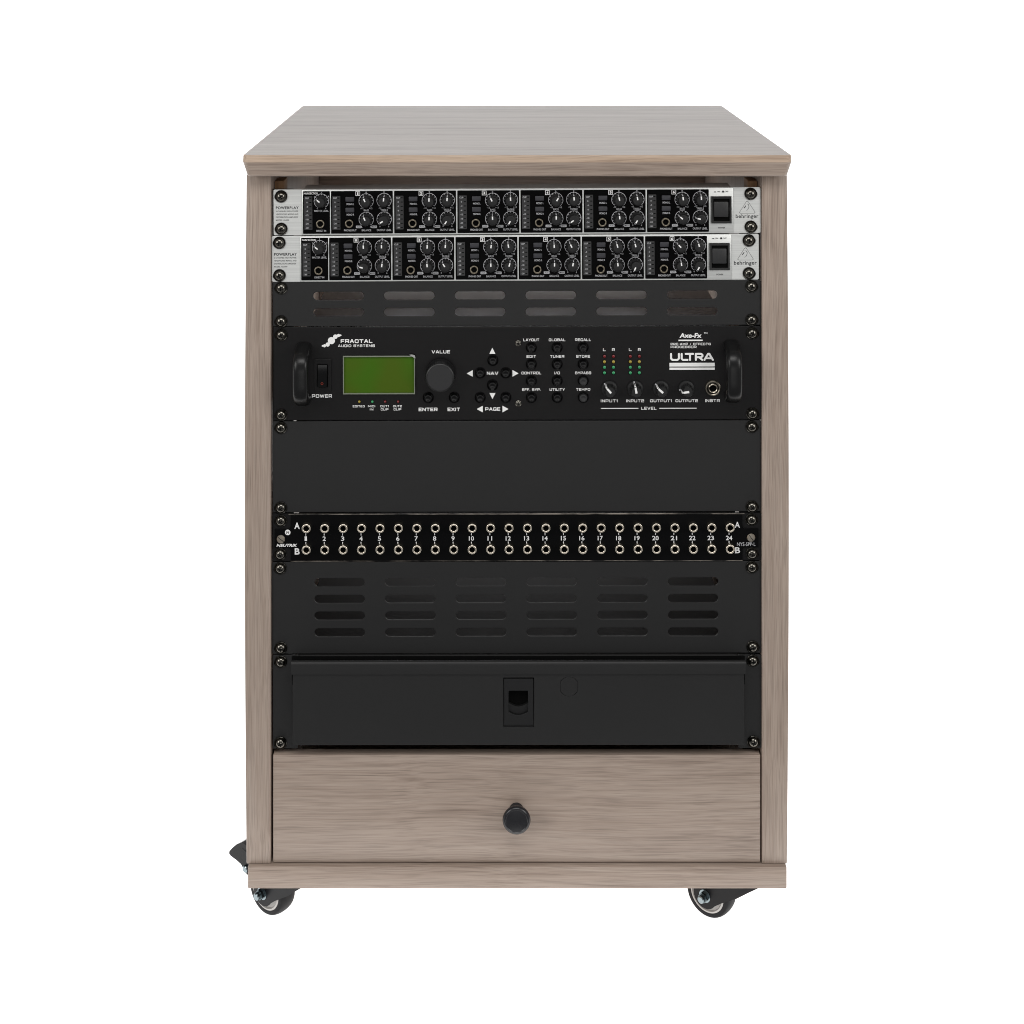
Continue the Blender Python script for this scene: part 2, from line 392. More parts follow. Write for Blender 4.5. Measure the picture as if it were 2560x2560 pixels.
# ------------------------------------------------------------------ cabinet
YS = -0.003      # front edge of the side panels
YB = -0.007      # front edge of the base
YT = -0.024      # front edge of the top
sideL = (PX(616, YS), PX(677, YS)); sideR = (PX(1905, YS), PX(1968, YS))
ZT = PZ(388, YT); ZT0 = PZ(441, YT + 0.004)
ZB1 = PZ(2166, YB); ZB0 = PZ(2222, YB)
YBACK = (D + YT) / 0.763 - D
cabinet = thing('cabinet', (PX(1291), 0.2, 0.0),
                'grey-brown woodgrain rack cabinet on castors, with a drawer below the rack gear', 'rack cabinet')
def build_cabinet():
    # top with a slanted underside edge
    mb = MB()
    x0, x1 = PX(605, YT), PX(1981.5, YT)
    rings = [(0.0015, ZT), (0.0007, ZT - 0.0004), (0.0003, ZT - 0.0013), (0.0, ZT - 0.0070), (0.0005, ZT - 0.0083), (0.0041, ZT0 + 0.0010), (0.0051, ZT0)]
    n = None; vs = []; fs = []
    for ins, z in rings:
        p = rrect(x0 + ins, x1 - ins, YT + ins, YBACK - ins, 0.006 - ins * 0.5, 4); n = len(p)
        vs += [(x, y, z) for x, y in p]
    for i in range(len(rings) - 1):
        for k in range(n):
            k2 = (k + 1) % n; fs.append(((i + 1) * n + k, (i + 1) * n + k2, i * n + k2, i * n + k))
    mb.add(vs, fs[:3 * n], 'wood_lit_lip'); mb.add(vs, fs[3 * n:], 'wood_h')
    mb.add([vs[k] for k in range(n)], [tuple(range(n))], 'wood_top')
    mb.add([vs[(len(rings) - 1) * n + k] for k in range(n)], [tuple(reversed(range(n)))], 'wood_h')
    part('top_panel', mb, cabinet, sharp=20)
    zs0 = ZB1; zs1 = ZT0 - 0.0008
    for a, b in (sideL, sideR):
        mb = MB(); NZ = 16
        bow = lambda t: 0.0019 * math.sin(math.pi * t)      # the outer face bellies very slightly
        left = [(a - (bow(k / NZ) if a < 0 else 0), zs0 + (zs1 - zs0) * k / NZ) for k in range(NZ + 1)]
        right = [(b + (bow(k / NZ) if a > 0 else 0), zs0 + (zs1 - zs0) * k / NZ) for k in range(NZ + 1)]
        poly = right + left[::-1]
        bmx = bmesh.new()
        f = bmx.faces.new([bmx.verts.new((x, YS, z)) for x, z in poly])
        ex = bmesh.ops.extrude_face_region(bmx, geom=[f])
        for v in ex['geom']:
            if isinstance(v, bmesh.types.BMVert): v.co.y = YBACK - 0.012
        bmesh.ops.recalc_face_normals(bmx, faces=bmx.faces[:])
        bmesh.ops.bevel(bmx, geom=[e for e in bmx.edges if e.calc_face_angle(0) > 0.6], offset=0.0012, segments=2, affect='EDGES', profile=0.5)
        mb.bm(bmx, 'wood_v'); part('side_panel', mb, cabinet)
    mb = MB(); mb.box(PX(619.5, YB), PX(1967, YB), YB, YBACK - 0.010, ZB0, ZB1 - 0.0004, 'wood_h', 0.0010); part('base_panel', mb, cabinet)
    # back: stretcher under the top; unseen panel added to keep the drawer gap dark
    mb = MB(); mb.box(sideL[1] + .0004, sideR[0] - .0004, YBACK - 0.034, YBACK - 0.016, ZT0 - 0.088, ZT0 - 0.0015, 'wood_h', 0.0008); part('back_rail', mb, cabinet)
    mb = MB(); mb.box(sideL[1] + .0004, sideR[0] - .0004, YBACK - 0.034, YBACK - 0.016, ZB1 + 0.001, PZ(1700), 'wood_h', 0.0008); part('back_shade_panel', mb, cabinet)
    for a, b in ((sideL[1] + .0004, sideL[1] + .045), (sideR[0] - .045, sideR[0] - .0004)):
        mb = MB(); mb.box(a, b, YBACK - 0.033, YBACK - 0.017, PZ(1699), ZT0 - 0.089, 'wood_v', 0.0008); part('back_stile', mb, cabinet)
    # raw timber cleats and the steel rack rails screwed to them
    for sgn, xe in ((1, sideL[1]), (-1, sideR[0])):
        xa, xb = sorted((xe + sgn * 0.0005, xe + sgn * 0.0095))
        mb = MB(); mb.box(xa, xb, 0.022, 0.05, PZ(1880), PZ(461), 'pine', 0.0006); part('cleat', mb, cabinet)
        xa, xb = sorted((xe + sgn * 0.0012, xe + sgn * 0.0215))
        mb = MB()
        mb.box(xa, xb, 0.0042, 0.0062, PZ(1872), PZ(474), 'black_steel', 0.0003)
        part('rack_rail', mb, cabinet)
build_cabinet()

def build_drawer():
    YD = -0.0025
    x0, x1 = PX(682.5, YD), PX(1901, YD)
    z1, z0 = PZ(1887, YD), PZ(2156, YD)
    mb = MB(); mb.box(x0, x1, YD, YD + 0.0125, z0, z1, 'wood_h', 0.0011)
    dr = part('drawer', mb, cabinet)
    mb = MB()
    mb.box(x0 + .012, x0 + .024, YD + .0182, 0.36, z0 + .008, z1 - .012, 'wood_h')
    mb.box(x1 - .024, x1 - .012, YD + .0182, 0.36, z0 + .008, z1 - .012, 'wood_h')
    mb.box(x0 + .0242, x1 - .0242, 0.348, 0.3598, z0 + .008, z1 - .012, 'wood_h')
    mb.box(x0 + .0242, x1 - .0242, YD + .0182, 0.3478, z0 + .010, z0 + .016, 'wood_h')
    part('drawer_box', mb, dr)
    yk = YD - 0.0215
    c = (PX(1291.5, yk), YD, PZ(2054, yk))
    mb = MB()
    prof = [(.0070, 0), (.0069, .0016), (.0058, .0034), (.0050, .007), (.0054, .0098), (.0076, .0124), (.0110, .0144), (.0132, .0166),
            (.0137, .0184), (.0133, .0202), (.0122, .0214), (.0107, .0218), (.0102, .0214), (.0096, .0215), (.005, .0224), (.0, .0227)]
    mb.lathe(prof, c, 'knob', 40, cap=False)
    kn = link('knob', mb.mesh('knob', c, 40), dr, c)
build_drawer()

# castors: local frame, swivel axis at the origin, the wheel trails along +X, axle along Y
def castor_meshes():
    H = ZB0; wx, wz, wr, hw = 0.0285, 0.0252, 0.0251, 0.0098
    c = {}
    def wheel_lathe(mb, prof, m):
        mb.lathe(prof, (wx, 0, wz), m, 40, cap=False)
    mb = MB()   # fork: swivel head, crown and two cheeks
    def rot_lathe_z(prof, m, n=28):
        vs = []; fs = []
        for r, z in prof:
            for k in range(n):
                a = 2 * math.pi * k / n; vs.append((r * math.cos(a), r * math.sin(a), z))
        for i in range(len(prof) - 1):
            for k in range(n):
                k2 = (k + 1) % n; fs.append((i * n + k2, i * n + k, (i + 1) * n + k, (i + 1) * n + k2))
        fs.append(tuple(range(n))); fs.append(tuple(reversed(range((len(prof) - 1) * n, len(prof) * n))))
        mb.add(vs, fs, m)
    mb.box(-.021, .021, -.021, .021, H - .0026, H, 'fork', .0006)
    rot_lathe_z([(.021, H - .0027), (.022, H - .004), (.0215, H - .007), (.0175, H - .0099)], 'fork')
    cheek = [(-.030, H - .0100), (-.031, H - .0125), (-.0207, H - .0205), (-.0077, H - .0310), (.010, .0240)]
    for k in range(11):
        a = R(212 + 150 * k / 10); cheek.append((wx + .0130 * math.cos(a), wz + .0130 * math.sin(a)))
    cheek += [(wx + .0135, wz + .008), (wx + .010, H - .016), (.026, H - .0100)]
    for s in (-1, 1):
        ya, yb = (-.0140, -.0120) if s < 0 else (.0120, .0140)
        mb.prism(cheek, ya, yb, 'fork')
    mb.box(-.0295, wx - .003, -.0119, .0119, H - .0122, H - .0100, 'fork', .0003)
    c['fork'] = mb
    mb = MB()
    pr = []
    for k in range(13):
        a = R(-90 + 180 * k / 12)
        pr.append((wr - .005 * (1 - math.cos(a)) * 0.55, hw * math.sin(a)))
    wheel_lathe(mb, [(.0190, -hw)] + pr + [(.0190, hw)], 'rubber')
    c['tyre'] = mb
    mb = MB()
    wheel_lathe(mb, [(.0190, -hw + .0002), (.0172, -hw - .0004), (.0162, -hw + .0015), (.006, -hw + .0018), (.006, hw - .0018), (.0162, hw - .0015), (.0172, hw + .0004), (.0190, hw - .0002)], 'rim')
    c['rim'] = mb
    mb = MB()
    for s in (-1, 1):
        f = lambda h: -s * 0 + h
        y = -.0141 if s < 0 else .0141
        hexr = .0052
        hexp = [(wx + hexr * math.cos(R(60 * k + 12)), wz + hexr * math.sin(R(60 * k + 12))) for k in range(6)]
        if s < 0:
            mb.lathe([(.0064, 0), (.0064, .0008), (.0, .0008)], (wx, y, wz), 'chrome', 20, cap=False)
            mb.prism(hexp, y - .0050, y - .0009, 'zinc_dark')
            mb.lathe([(.0036, .0050), (.0036, .0088), (.0028, .0096), (0, .0098)], (wx, y, wz), 'chrome', 16, cap=False)
        else:
            mb.prism(hexp, y, y + .0042, 'chrome')
    c['axle_bolt'] = mb
    mb = MB()   # brake pedal: a wide curved paddle reaching out over the wheel
    top = [(.030, .0600), (.046, .0655), (.058, .0672), (.066, .0622), (.0725, .0562), (.0768, .0512)]
    bot = [(.0772, .0488), (.0750, .0474), (.0705, .0520), (.064, .0572), (.057, .0612), (.046, .0600), (.032, .0550)]
    poly = [(x, z) for x, z in top + bot][::-1]
    mb.prism(poly, -.0155, .0155, 'pedal')
    for y0, y1 in ((-.0157, -.0135), (.0135, .0157)):   # side lugs running down to the fork
        mb.prism([(.034, .0545), (.037, .0400), (.045, .0355), (.0530, .0385), (.0590, .0445), (.0660, .0462), (.0748, .0475), (.0708, .0524), (.064, .0577), (.057, .0617)], y0, y1, 'pedal')
    c['brake_pedal'] = mb
    mb = MB()
    mb.lathe([(.0036, 0), (.0036, .0018), (.0026, .0026), (0, .0026)], (.0510, -.0158, .0428), 'chrome', 16, cap=False)
    c['pedal_screw'] = mb
    for v in c.values():      # turn the bolted side towards the front
        v.v = [(x, -y, z) for x, y, z in v.v]; v.f = [tuple(reversed(f)) for f in v.f]
    return {k: v.mesh('castor_' + k) for k, v in c.items()}
CM = castor_meshes()
def add_castor(x, y, ang):
    f = link('castor', CM['fork'], cabinet, (x, y, 0), (0, 0, ang))
    for k in ('tyre', 'rim', 'axle_bolt', 'brake_pedal', 'pedal_screw'):
        o = bpy.data.objects.new(k, CM[k]); COL.objects.link(o); o.parent = f
def aim(ux, uy): return math.atan2(uy, ux)
add_castor(-0.2075, 0.0480, aim(-0.78, 0.62))
add_castor(PX(1785, 0.05) + 0.0220, 0.0440, aim(-0.80, 0.60))
add_castor(-0.2035, 0.385, aim(-0.5, 0.85))
add_castor(0.245, 0.385, aim(0.6, 0.8))

# ------------------------------------------------------------------ shared small parts of the rack gear
def screw_meshes():
    mb = MB()
    mb.lathe([(.0045, .0008)] + [(.0047 * math.cos(R(a)), .0012 + .0032 * math.sin(R(a))) for a in range(0, 90, 15)] + [(.0, .0044)], (0, 0, 0), 'screw', 24, cap=False)
    for a in (0, 90):
        ca, sa = math.cos(R(a)), math.sin(R(a)); L_, W_ = .0023, .00048
        pts = [(-L_, -W_), (L_, -W_), (L_, W_), (-L_, W_)]
        mb.prism([(x * ca - z * sa, x * sa + z * ca) for x, z in pts], -.00446 - a * 1e-7, -.0030, 'hole')
    s = mb.mesh('screw', sharp=50)
    mb = MB()
    mb.lathe([(.0062, 0), (.0062, .0009), (.0057, .0014), (.0052, .0012), (.0049, .0007), (.0040, .0007)], (0, 0, 0), 'screw_dark', 28, cap=False)
    return s, mb.mesh('washer')
SCREW, WASHER = screw_meshes()
def screws(root, pts, Y=0.0):
    for px, py in pts:
        loc = (PX(px, Y - .003), Y - .0001, PZ(py, Y - .003))
        a = link('screw', SCREW, root, loc, (0, random.uniform(0, math.pi), 0))
        b = bpy.data.objects.new('washer', WASHER); COL.objects.link(b); b.parent = a
def ear_slots(pts): return [slot(PX(px), PZ(py), .0125, .0068) for px, py in pts]

def jack_mesh(name, r, rin, h, m, collar=None):
    mb = MB()
    prof = []
    if collar: prof += [(collar, 0), (collar, .0008), (r, .0010)]
    else: prof += [(r, 0)]
    rm, ra = (r + rin) / 2, (r - rin) / 2
    prof += [(rm + ra * math.cos(R(q)), h - ra * .8 + ra * .8 * math.sin(R(q))) for q in range(0, 181, 20)] + [(rin, h - .003)]
    mb.lathe(prof, (0, 0, 0), m, 28, cap=False)
    mb.lathe([(rin, h - .003), (rin, .0004), (0, .0004)], (0, 0, 0), 'hole', 28, cap=False)
    return mb.mesh(name)

def knob_mesh():
    mb = MB(); h = .0110
    mb.lathe([(.0060, 0), (.0060, .0014), (.0054, .0020), (.0050, h - .0012), (.0044, h - .0002), (.0038, h), (0, h)], (0, 0, 0), 'black_plastic', 26, cap=False)
    for k in range(14):      # finger ribs
        a = 2 * math.pi * (k + .5) / 14
        ca, sa = math.cos(a), math.sin(a); r0, r1, t = .0046, .00535, .00028
        pts = [(r0, -t), (r1, -t), (r1, t), (r0, t)]
        mb.prism([(x * ca - z * sa, x * sa + z * ca) for x, z in pts], -h + .0018, -.0021, 'black_plastic')
    W_ = .00062
    mb.prism([(-W_, .0008), (W_, .0008), (W_, .0041), (-W_, .0041)], -h - .00018, -h + .0006, 'white_print')
    mb.prism([(-W_ * .7, .0040), (W_ * .7, .0040), (W_ * .7, .0056), (-W_ * .7, .0056)], -h + .0010, -.0022, 'soft_print')
    return mb.mesh('knob')

# ------------------------------------------------------------------ headphone amplifiers
AMP_KNOB = knob_mesh()
AMP_JACK = jack_mesh('jack', .0042, .0027, .0036, 'bronze_jack')
def push_mesh():
    mb = MB(); mb.box(-.0043, .0043, -.0020, 0, -.0023, .0023, 'button_grey', .0005); return mb.mesh('push_button')
AMP_PUSH = push_mesh()
def channel_print(ox, oy, number):
    """lettering of one channel, in pixels from the corner of its black field"""
    mb = MB(); y = -.0011
    for t, dx in (('MONO L', 0), ('MONO R', 0)): pass
    put(mb, 'MONO L', ox + 48.5, oy + 32.8, 18.5, 4.8, 'soft_print', y)
    put(mb, 'MONO R', ox + 48.5, oy + 59, 18.5, 4.8, 'soft_print', y)
    put(mb, 'PHONES OUT', ox + 48, oy + 98.2, 31, 4.8, 'soft_print', y)
    put(mb, 'BASS', ox + 88.5, oy + 48.4, 13, 5, 'soft_print', y)
    put(mb, 'TREBLE', ox + 133, oy + 48.2, 18.5, 5, 'soft_print', y)
    put(mb, 'BALANCE', ox + 88.5, oy + 98.2, 23.5, 5, 'soft_print', y)
    put(mb, 'OUTPUT LEVEL', ox + 132.5, oy + 98, 36.5, 5, 'soft_print', y)
    put(mb, number, ox + 67.2, oy + 6.6, 3.2 if number == '1' else 5, 6.6, 'white_print', y, bold=.04)
    # box round the number
    x0, x1, y0, y1 = ox + 61.6, ox + 72.8, oy + .8, oy + 12.2
    for a, b, c, d in ((x0, x1, y0, y0 + 1.2), (x0, x1, y1 - 1.2, y1), (x0, x0 + 1.2, y0 + 1.2, y1 - 1.2), (x1 - 1.2, x1, y0 + 1.2, y1 - 1.2)):
        mb.flat(prect(a, b, c, d), y, 'white_print')
    for kx, ky, lo, hi, zero in ((88, 25, '-12', '+12', 1), (132.8, 24, '-12', '+12', 1), (88, 71.2, 'L', 'R', 0), (132.8, 70.6, '0', '6', 0)):
        cx, cz = PX(ox + kx), PZ(oy + ky)
        mb.arc(cx, cz, 17.6 * S, 18.7 * S, -140, 140, y, 'soft_print')
        for k in range(11):
            a = R(-140 + 28 * k); r0, r1 = (14.6, 17.5) if k != 5 else (13.5, 17.5)
            mb.line(cx + r0 * S * math.sin(a), cz + r0 * S * math.cos(a), cx + r1 * S * math.sin(a), cz + r1 * S * math.cos(a), 1.2 * S, y - 2e-5, 'soft_print')
        if zero: put(mb, '0', ox + kx, oy + ky - 21.5, 2.6, 4.4, 'soft_print', y)
        put(mb, lo, ox + kx - 10.6, oy + ky + 18.3, None, 4.0, 'soft_print', y, bold=.01)
        put(mb, hi, ox + kx + 11.2, oy + ky + 18.3, None, 4.0, 'soft_print', y, bold=.01)
    for px, t in ((69.2, 'AUX'), (107.8, 'MAIN')):
        mb.flat(prect(ox + px - 7, ox + px + 7, oy + 86.6, oy + 92.8, 1.2 * S), y, 'soft_print')
        put(mb, t, ox + px, oy + 89.7, 9.5 if t == 'AUX' else 11, 3.8, 'dark_print', y - 4e-5, bold=.01)
    return mb
def meter_part(parent, ox, oy):
    mb = MB(); mb.prism(prect(ox + 3.4, ox + 23.4, oy + 12.5, oy + 96.5, 1.2 * S), -.00125, -.0009, 'meter')
    for k, t in enumerate(('CLIP', '0', '-3', '-6', '-12', '-18', '-24', '-30')):
        yy = oy + 17.5 + k * 10.6
        put(mb, t, ox + 10.2, yy, None if k else 9.6, 4.0, 'soft_print', -.0014)
        mb.flat(prect(ox + 16.2, ox + 21.4, yy - 1.1, yy + 1.1), -.0014, 'hole')
    part('level_meter', mb, parent)

def amplifier(dx, dy, label, knobs, master, tilt):
    """dx, dy: offset in pixels of this unit from the upper one"""
    root = thing('headphone_amplifier', (PX(1293 + dx), 0, PZ(585 + dy)), label, 'headphone amplifier', 'silver rack headphone amplifiers')
    xl, xr, yt, yb = 684 + dx, 1902 + dx, 471 + dy, 585.5 + dy
    sp = [(702.5 + dx, 490 + dy), (702.5 + dx, 571.5 + dy), (1878 + dx, 489.5 + dy), (1878 + dx, 572 + dy)]
    sp = [(a, b - 1.0) for a, b in sp]
    mb = MB(); plate(mb, prect(xl, xr, yt, yb, 4 * S), ear_slots(sp), 0.0, 0.0022, 'silver', .0003)
    part('faceplate', mb, root)
    mb = MB(); mb.box(PX(755.5 + dx), PX(1833 + dx), -.0010, -.0001, PZ(585 + dy), PZ(471.4 + dy), 'silver', .0006); part('front_body', mb, root)
    mb = MB(); mb.box(PX(757 + dx), PX(1831 + dx), .0023, .034, PZ(583 + dy), PZ(472.2 + dy), 'chassis_grey', .0006); part('chassis', mb, root)
    # main section
    ox, oy = 758 + dx, 475 + dy
    mb = MB(); mb.prism(prect(ox, ox + 67.5, oy, oy + 106.5, 2 * S), -.00105, -.0009, 'print_black')
    ms = part('main_section', mb, root)
    meter_part(ms, ox, oy)
    mb = MB(); y = -.0011
    put(mb, 'MAIN SECTION', ox + 19.5, oy + 5.6, 34.5, 4.8, 'white_print', y)
    put(mb, 'MASTER LEVEL', ox + 46, oy + 49.5, 36, 4.8, 'soft_print', y)
    put(mb, 'DIRECT IN', ox + 45.5, oy + 99, 24, 4.8, 'soft_print', y)
    cx, cz = PX(ox + 46), PZ(oy + 25)
    mb.arc(cx, cz, 17.6 * S, 18.7 * S, -140, 140, y, 'soft_print')
    for k in range(11):
        a = R(-140 + 28 * k)
        mb.line(cx + 14.6 * S * math.sin(a), cz + 14.6 * S * math.cos(a), cx + 17.5 * S * math.sin(a), cz + 17.5 * S * math.cos(a), 1.2 * S, y - 2e-5, 'soft_print')
    for t, ax, ay in (('0', -10, 18), ('6', 11, 18), ('3', 0, -21.5), ('2', -17, -11), ('4', 18, -12)): put(mb, t, ox + 46 + ax, oy + 25 + ay, None, 4, 'soft_print', y, bold=.01)
    part('lettering', mb, ms)
    link('knob', AMP_KNOB, ms, (cx, -.00105, cz), (0, R(master), 0))
    link('jack', AMP_JACK, ms, (PX(ox + 43.7), -.00105, PZ(oy + 81)))
    # six channels
    for c in range(6):
        ox = 828 + dx + 157.9 * c
        mb = MB(); mb.prism(prect(ox, ox + 154.6, oy, oy + 106.5, 2 * S), -.00105, -.0009, 'print_black')
        ch = part('channel_panel', mb, root)
        meter_part(ch, ox, oy)
        part('lettering', channel_print(ox, oy, str(c + 1)), ch)
        for (kx, ky), a in zip(((88, 25), (132.8, 24), (88, 71.2), (132.8, 70.6)), knobs[c]):
            link('knob', AMP_KNOB, ch, (PX(ox + kx), -.00105, PZ(oy + ky)), (0, R(a), 0))
        for by in (20.2, 47): link('push_button', AMP_PUSH, ch, (PX(ox + 47.6), -.00105, PZ(oy + by)))
        link('jack', AMP_JACK, ch, (PX(ox + 46), -.00105, PZ(oy + 80.6)))
    # power switch
    mb = MB()
    plate(mb, prect(1778 + dx, 1828.5 + dx, 492.5 + dy, 560 + dy), [prect(1783.5 + dx, 1823 + dx, 499 + dy, 553.5 + dy)], -.0026, -.0010, 'black_gloss', .0003)
    mb.flat(prect(1783 + dx, 1823.5 + dx, 498.5 + dy, 554 + dy), -.0012, 'hole')
    sw = part('power_switch', mb, root)
    mb = MB(); Yk = -.0055
    mb.box(PX(1785.5 + dx, Yk), PX(1821.5 + dx, Yk), Yk, -.0013, PZ(545.5 + dy, Yk), PZ(507.5 + dy, Yk), 'knob_cap', .0009); part('rocker', mb, sw)
    # lettering on the silver ears
    mb = MB(); y = -.00012
    put(mb, 'POWERPLAY', 718.5 + dx, 516.5 + dy, 57, 7, 'dark_print', y, bold=.03, space=1.15)
    for k, (t, wd) in enumerate((('6-CHANNEL HIGH-POWER', 56), ('HEADPHONES MIXING AND', 56), ('DISTRIBUTION AMPLIFIER', 55), ('MODEL HA6000', 33))):
        put(mb, t, 690 + dx + wd / 2, 525.2 + k * 7.4 + dy, wd, 3.8, 'grey_print', y, bold=.015)
    y2 = -.00115
    put(mb, 'ON', 1796.5 + dx, 481 + dy, 6.5, 3.6, 'dark_print', y2); put(mb, 'OFF', 1816.5 + dx, 481 + dy, 9, 3.6, 'dark_print', y2)
    mb.flat(prect(1784.5 + dx, 1791 + dx, 482 + dy, 483 + dy), y2, 'dark_print')
    mb.flat(prect(1785.5 + dx, 1790 + dx, 480.8 + dy, 482 + dy), y2, 'dark_print')
    mb.flat(prect(1804.5 + dx, 1811 + dx, 482.4 + dy, 483.4 + dy), y2, 'dark_print')
    mb.flat(prect(1805.5 + dx, 1810 + dx, 478.8 + dy, 482.4 + dy), y2, 'dark_print')
    put(mb, 'POWER', 1804 + dx, 571.5 + dy, 17, 3.8, 'dark_print', y2)
    part('lettering', mb, root)
    # triangle with an ear, and the maker's name
    mb = MB()
    T = [(1868.5 + dx, 502.5 + dy), (1846.5 + dx, 536.5 + dy), (1890.5 + dx, 536.5 + dy)]
    cxm, cym = 1868.5 + dx, 525.2 + dy
    def rounded(tri, r):
        out = []
        for i in range(3):
            p = Vector(tri[i]); a = (Vector(tri[i - 1]) - p).normalized(); b = (Vector(tri[(i + 1) % 3]) - p).normalized()
            p0, p2 = p + a * r, p + b * r
            for k in range(6):
                t = k / 5; out.append(tuple(p0 * (1 - t) ** 2 + p * 2 * t * (1 - t) + p2 * t ** 2))
        return out
    outer = rounded(T, 6); n = len(outer)
    inner = [(cxm + (x - cxm) * .93, cym + (yy - cym) * .93) for x, yy in outer]
    vs = [(PX(x), y, PZ(yy)) for x, yy in outer + inner]
    mb.add(vs, [(i, (i + 1) % n, n + (i + 1) % n, n + i) for i in range(n)], 'grey_print')
    # ear: a thick-thin crescent and a small slanted bar
    pts = []
    N_ = 16
    for k in range(N_ + 1):
        a = R(-35 + 190 * k / N_); t = math.sin(math.pi * k / N_)
        for rr in (1.0 + .07 * t, 1.0 - .10 * t):
            ex, ey = 6.0 * rr * math.sin(a), -9.0 * rr * math.cos(a)
            ca, sa = math.cos(R(28)), math.sin(R(28))
            pts.append((PX(1866 + dx + ex * ca - ey * sa), y - 2e-5, PZ(521.5 + dy + ex * sa + ey * ca)))
    mb.add(pts, [(2 * k, 2 * k + 1, 2 * k + 3, 2 * k + 2) for k in range(N_)], 'dark_print')
    mb.line(PX(1860.5 + dx), PZ(523 + dy), PX(1865.2 + dx), PZ(517 + dy), 1.8 * S, y - 2e-5, 'dark_print')
    put(mb, 'behringer', 1868 + dx, 544.6 + dy, 57, 12.6, 'dark_print', y, bold=.012, space=1.05)
    part('logo', mb, root)
    screws(root, sp)
    root.rotation_euler = (0, R(-tilt), 0)
amplifier(0, 0, 'upper silver and black headphone amplifier, right under the cabinet top',
          [(-22, 6, -24, -122), (2, 3, 2, -145), (-28, -1, -2, -152), (32, -3, 0, -125), (-12, -8, -5, -148), (-6, -3, -50, -78)], -50, 0.29)
amplifier(-4.5, 116.5, 'lower silver and black headphone amplifier, just above the narrow vented panel',
          [(-2, 0, -75, 6), (2, 4, -3, -32), (8, -9, 0, 14), (-3, -28, 2, 12), (-14, -13, -5, -155), (-44, -16, -6, -150)], -52, 0.27)

# ------------------------------------------------------------------ plain and vented panels
def flat_panel(name, label, yt, yb, sp, holes, xl=682, xr=1902.5, tilt=.13, group=None):
    root = thing(name, (PX(1291), 0, PZ(yb)), label, 'rack panel', group)
    mb = MB(); plate(mb, prect(xl, xr, yt, yb, 3 * S), ear_slots(sp) + holes, 0.0, .0016, 'black_steel', .0004)
    # folded stiffening flanges along the top and bottom edge
    mb.box(PX(740), PX(1850), .0017, .014, PZ(yt + .8) - .0014, PZ(yt + .8), 'black_steel', .0003)
    mb.box(PX(740), PX(1850), .0017, .014, PZ(yb - .8), PZ(yb - .8) + .0014, 'black_steel', .0003)
    part('faceplate', mb, root)
    screws(root, sp)
    root.rotation_euler = (0, R(-tilt), 0)
    return root
cols = [846.5 + 176.9 * k for k in range(6)]
flat_panel('vented_panel', 'narrow black vented panel with two rows of slots, below the silver amplifiers', 702.5, 814,
           [(702.4, 719.5), (702, 803), (1880, 719.5), (1880, 803)],
           [slot(PX(c), PZ(r), 126 * S, 20.5 * S) for r in (738.5, 779.5) for c in cols], tilt=.2)
flat_panel('blank_panel', 'plain black blank panel between the effects processor and the patch bay', 1052.5, 1279.5,
           [(702, 1070), (701.4, 1270), (1881, 1070), (1881, 1270)], [])
cols2 = [849.5 + 176.7 * k for k in range(6)]
flat_panel('vented_panel', 'tall black vented panel with four rows of slots, below the patch bay', 1404.5, 1633,
           [(700.4, 1421.5), (701.4, 1621), (1881, 1421.5), (1883, 1621)],
           [slot(PX(c), PZ(r), 126 * S, 21 * S) for r in (1455, 1496.7, 1538.5, 1580.5) for c in cols2], xl=680.5, xr=1903)

# ------------------------------------------------------------------ effects processor
def small_button_mesh(cap):
    mb = MB()
    mb.lathe([(.0055, 0), (.0055, .0010), (.0050, .0016), (.0045, .0014), (.0043, .0006), (.0040, .0006)], (0, 0, 0), 'black_gloss', 24, cap=False)
    mb.lathe([(.0040, .0006), (.0040, .0038), (.0036, .0044), (.0028, .0046), (.0020, .0044), (0, .0043)], (0, 0, 0), cap, 24, cap=False)
    return mb.mesh('push_button')
def led_mesh(m):
    mb = MB()
    mb.lathe([(.0020, 0), (.0020, .0003), (.0016, .0004)], (0, 0, 0), 'hole', 16, cap=False)
    mb.lathe([(.0016, 0), (.0016, .0006), (.0013, .0013), (.0007, .0017), (0, .0018)], (0, 0, 0), m, 16, cap=False)
    return mb.mesh('led')
def level_knob_mesh():
    mb = MB()
    mb.lathe([(.0080, 0), (.0080, .0016), (.0076, .0022), (.0056, .0028)], (0, 0, 0), 'black_plastic', 32, cap=False)
    mb.lathe([(.0056, .0028), (.0050, .0128), (.0046, .0136), (0, .0136)], (0, 0, 0), 'black_plastic', 32, cap=False)
    for k in range(10):
        a = 2 * math.pi * (k + .5) / 10; ca, sa = math.cos(a), math.sin(a); r0, r1, t = .0048, .0060, .0004
        pts = [(r0, -t), (r1, -t), (r1, t), (r0, t)]
        mb.prism([(x * ca - z * sa, x * sa + z * ca) for x, z in pts], -.0118, -.0027, 'black_plastic')
    W_ = .00105
    mb.prism([(-W_, -.0012), (W_, -.0012), (W_ * .9, .0046), (-W_ * .9, .0046)], -.0138, -.0130, 'white_print')
    mb.prism([(-W_ * .8, .0047), (W_ * .8, .0047), (W_ * .7, .0060), (-W_ * .7, .0060)], -.0128, -.0028, 'white_print')
    mb.prism([(-W_ * .6, .0061), (W_ * .6, .0061), (W_ * .5, .0076), (-W_ * .5, .0076)], -.0027, -.0018, 'soft_print')
    return mb.mesh('level_knob')
def pan_mesh():
    mb = MB()
    mb.lathe([(.0033, 0), (.0031, .0010), (.0022, .0017), (0, .0019)], (0, 0, 0), 'screw', 18, cap=False)
    for a in (0, 90):
        ca, sa = math.cos(R(a)), math.sin(R(a)); pts = [(-.0015, -.0003), (.0015, -.0003), (.0015, .0003), (-.0015, .0003)]
        mb.prism([(x * ca - z * sa, x * sa + z * ca) for x, z in pts], -.00195 - a * 1e-7, -.0012, 'hole')
    return mb.mesh('panel_screw')
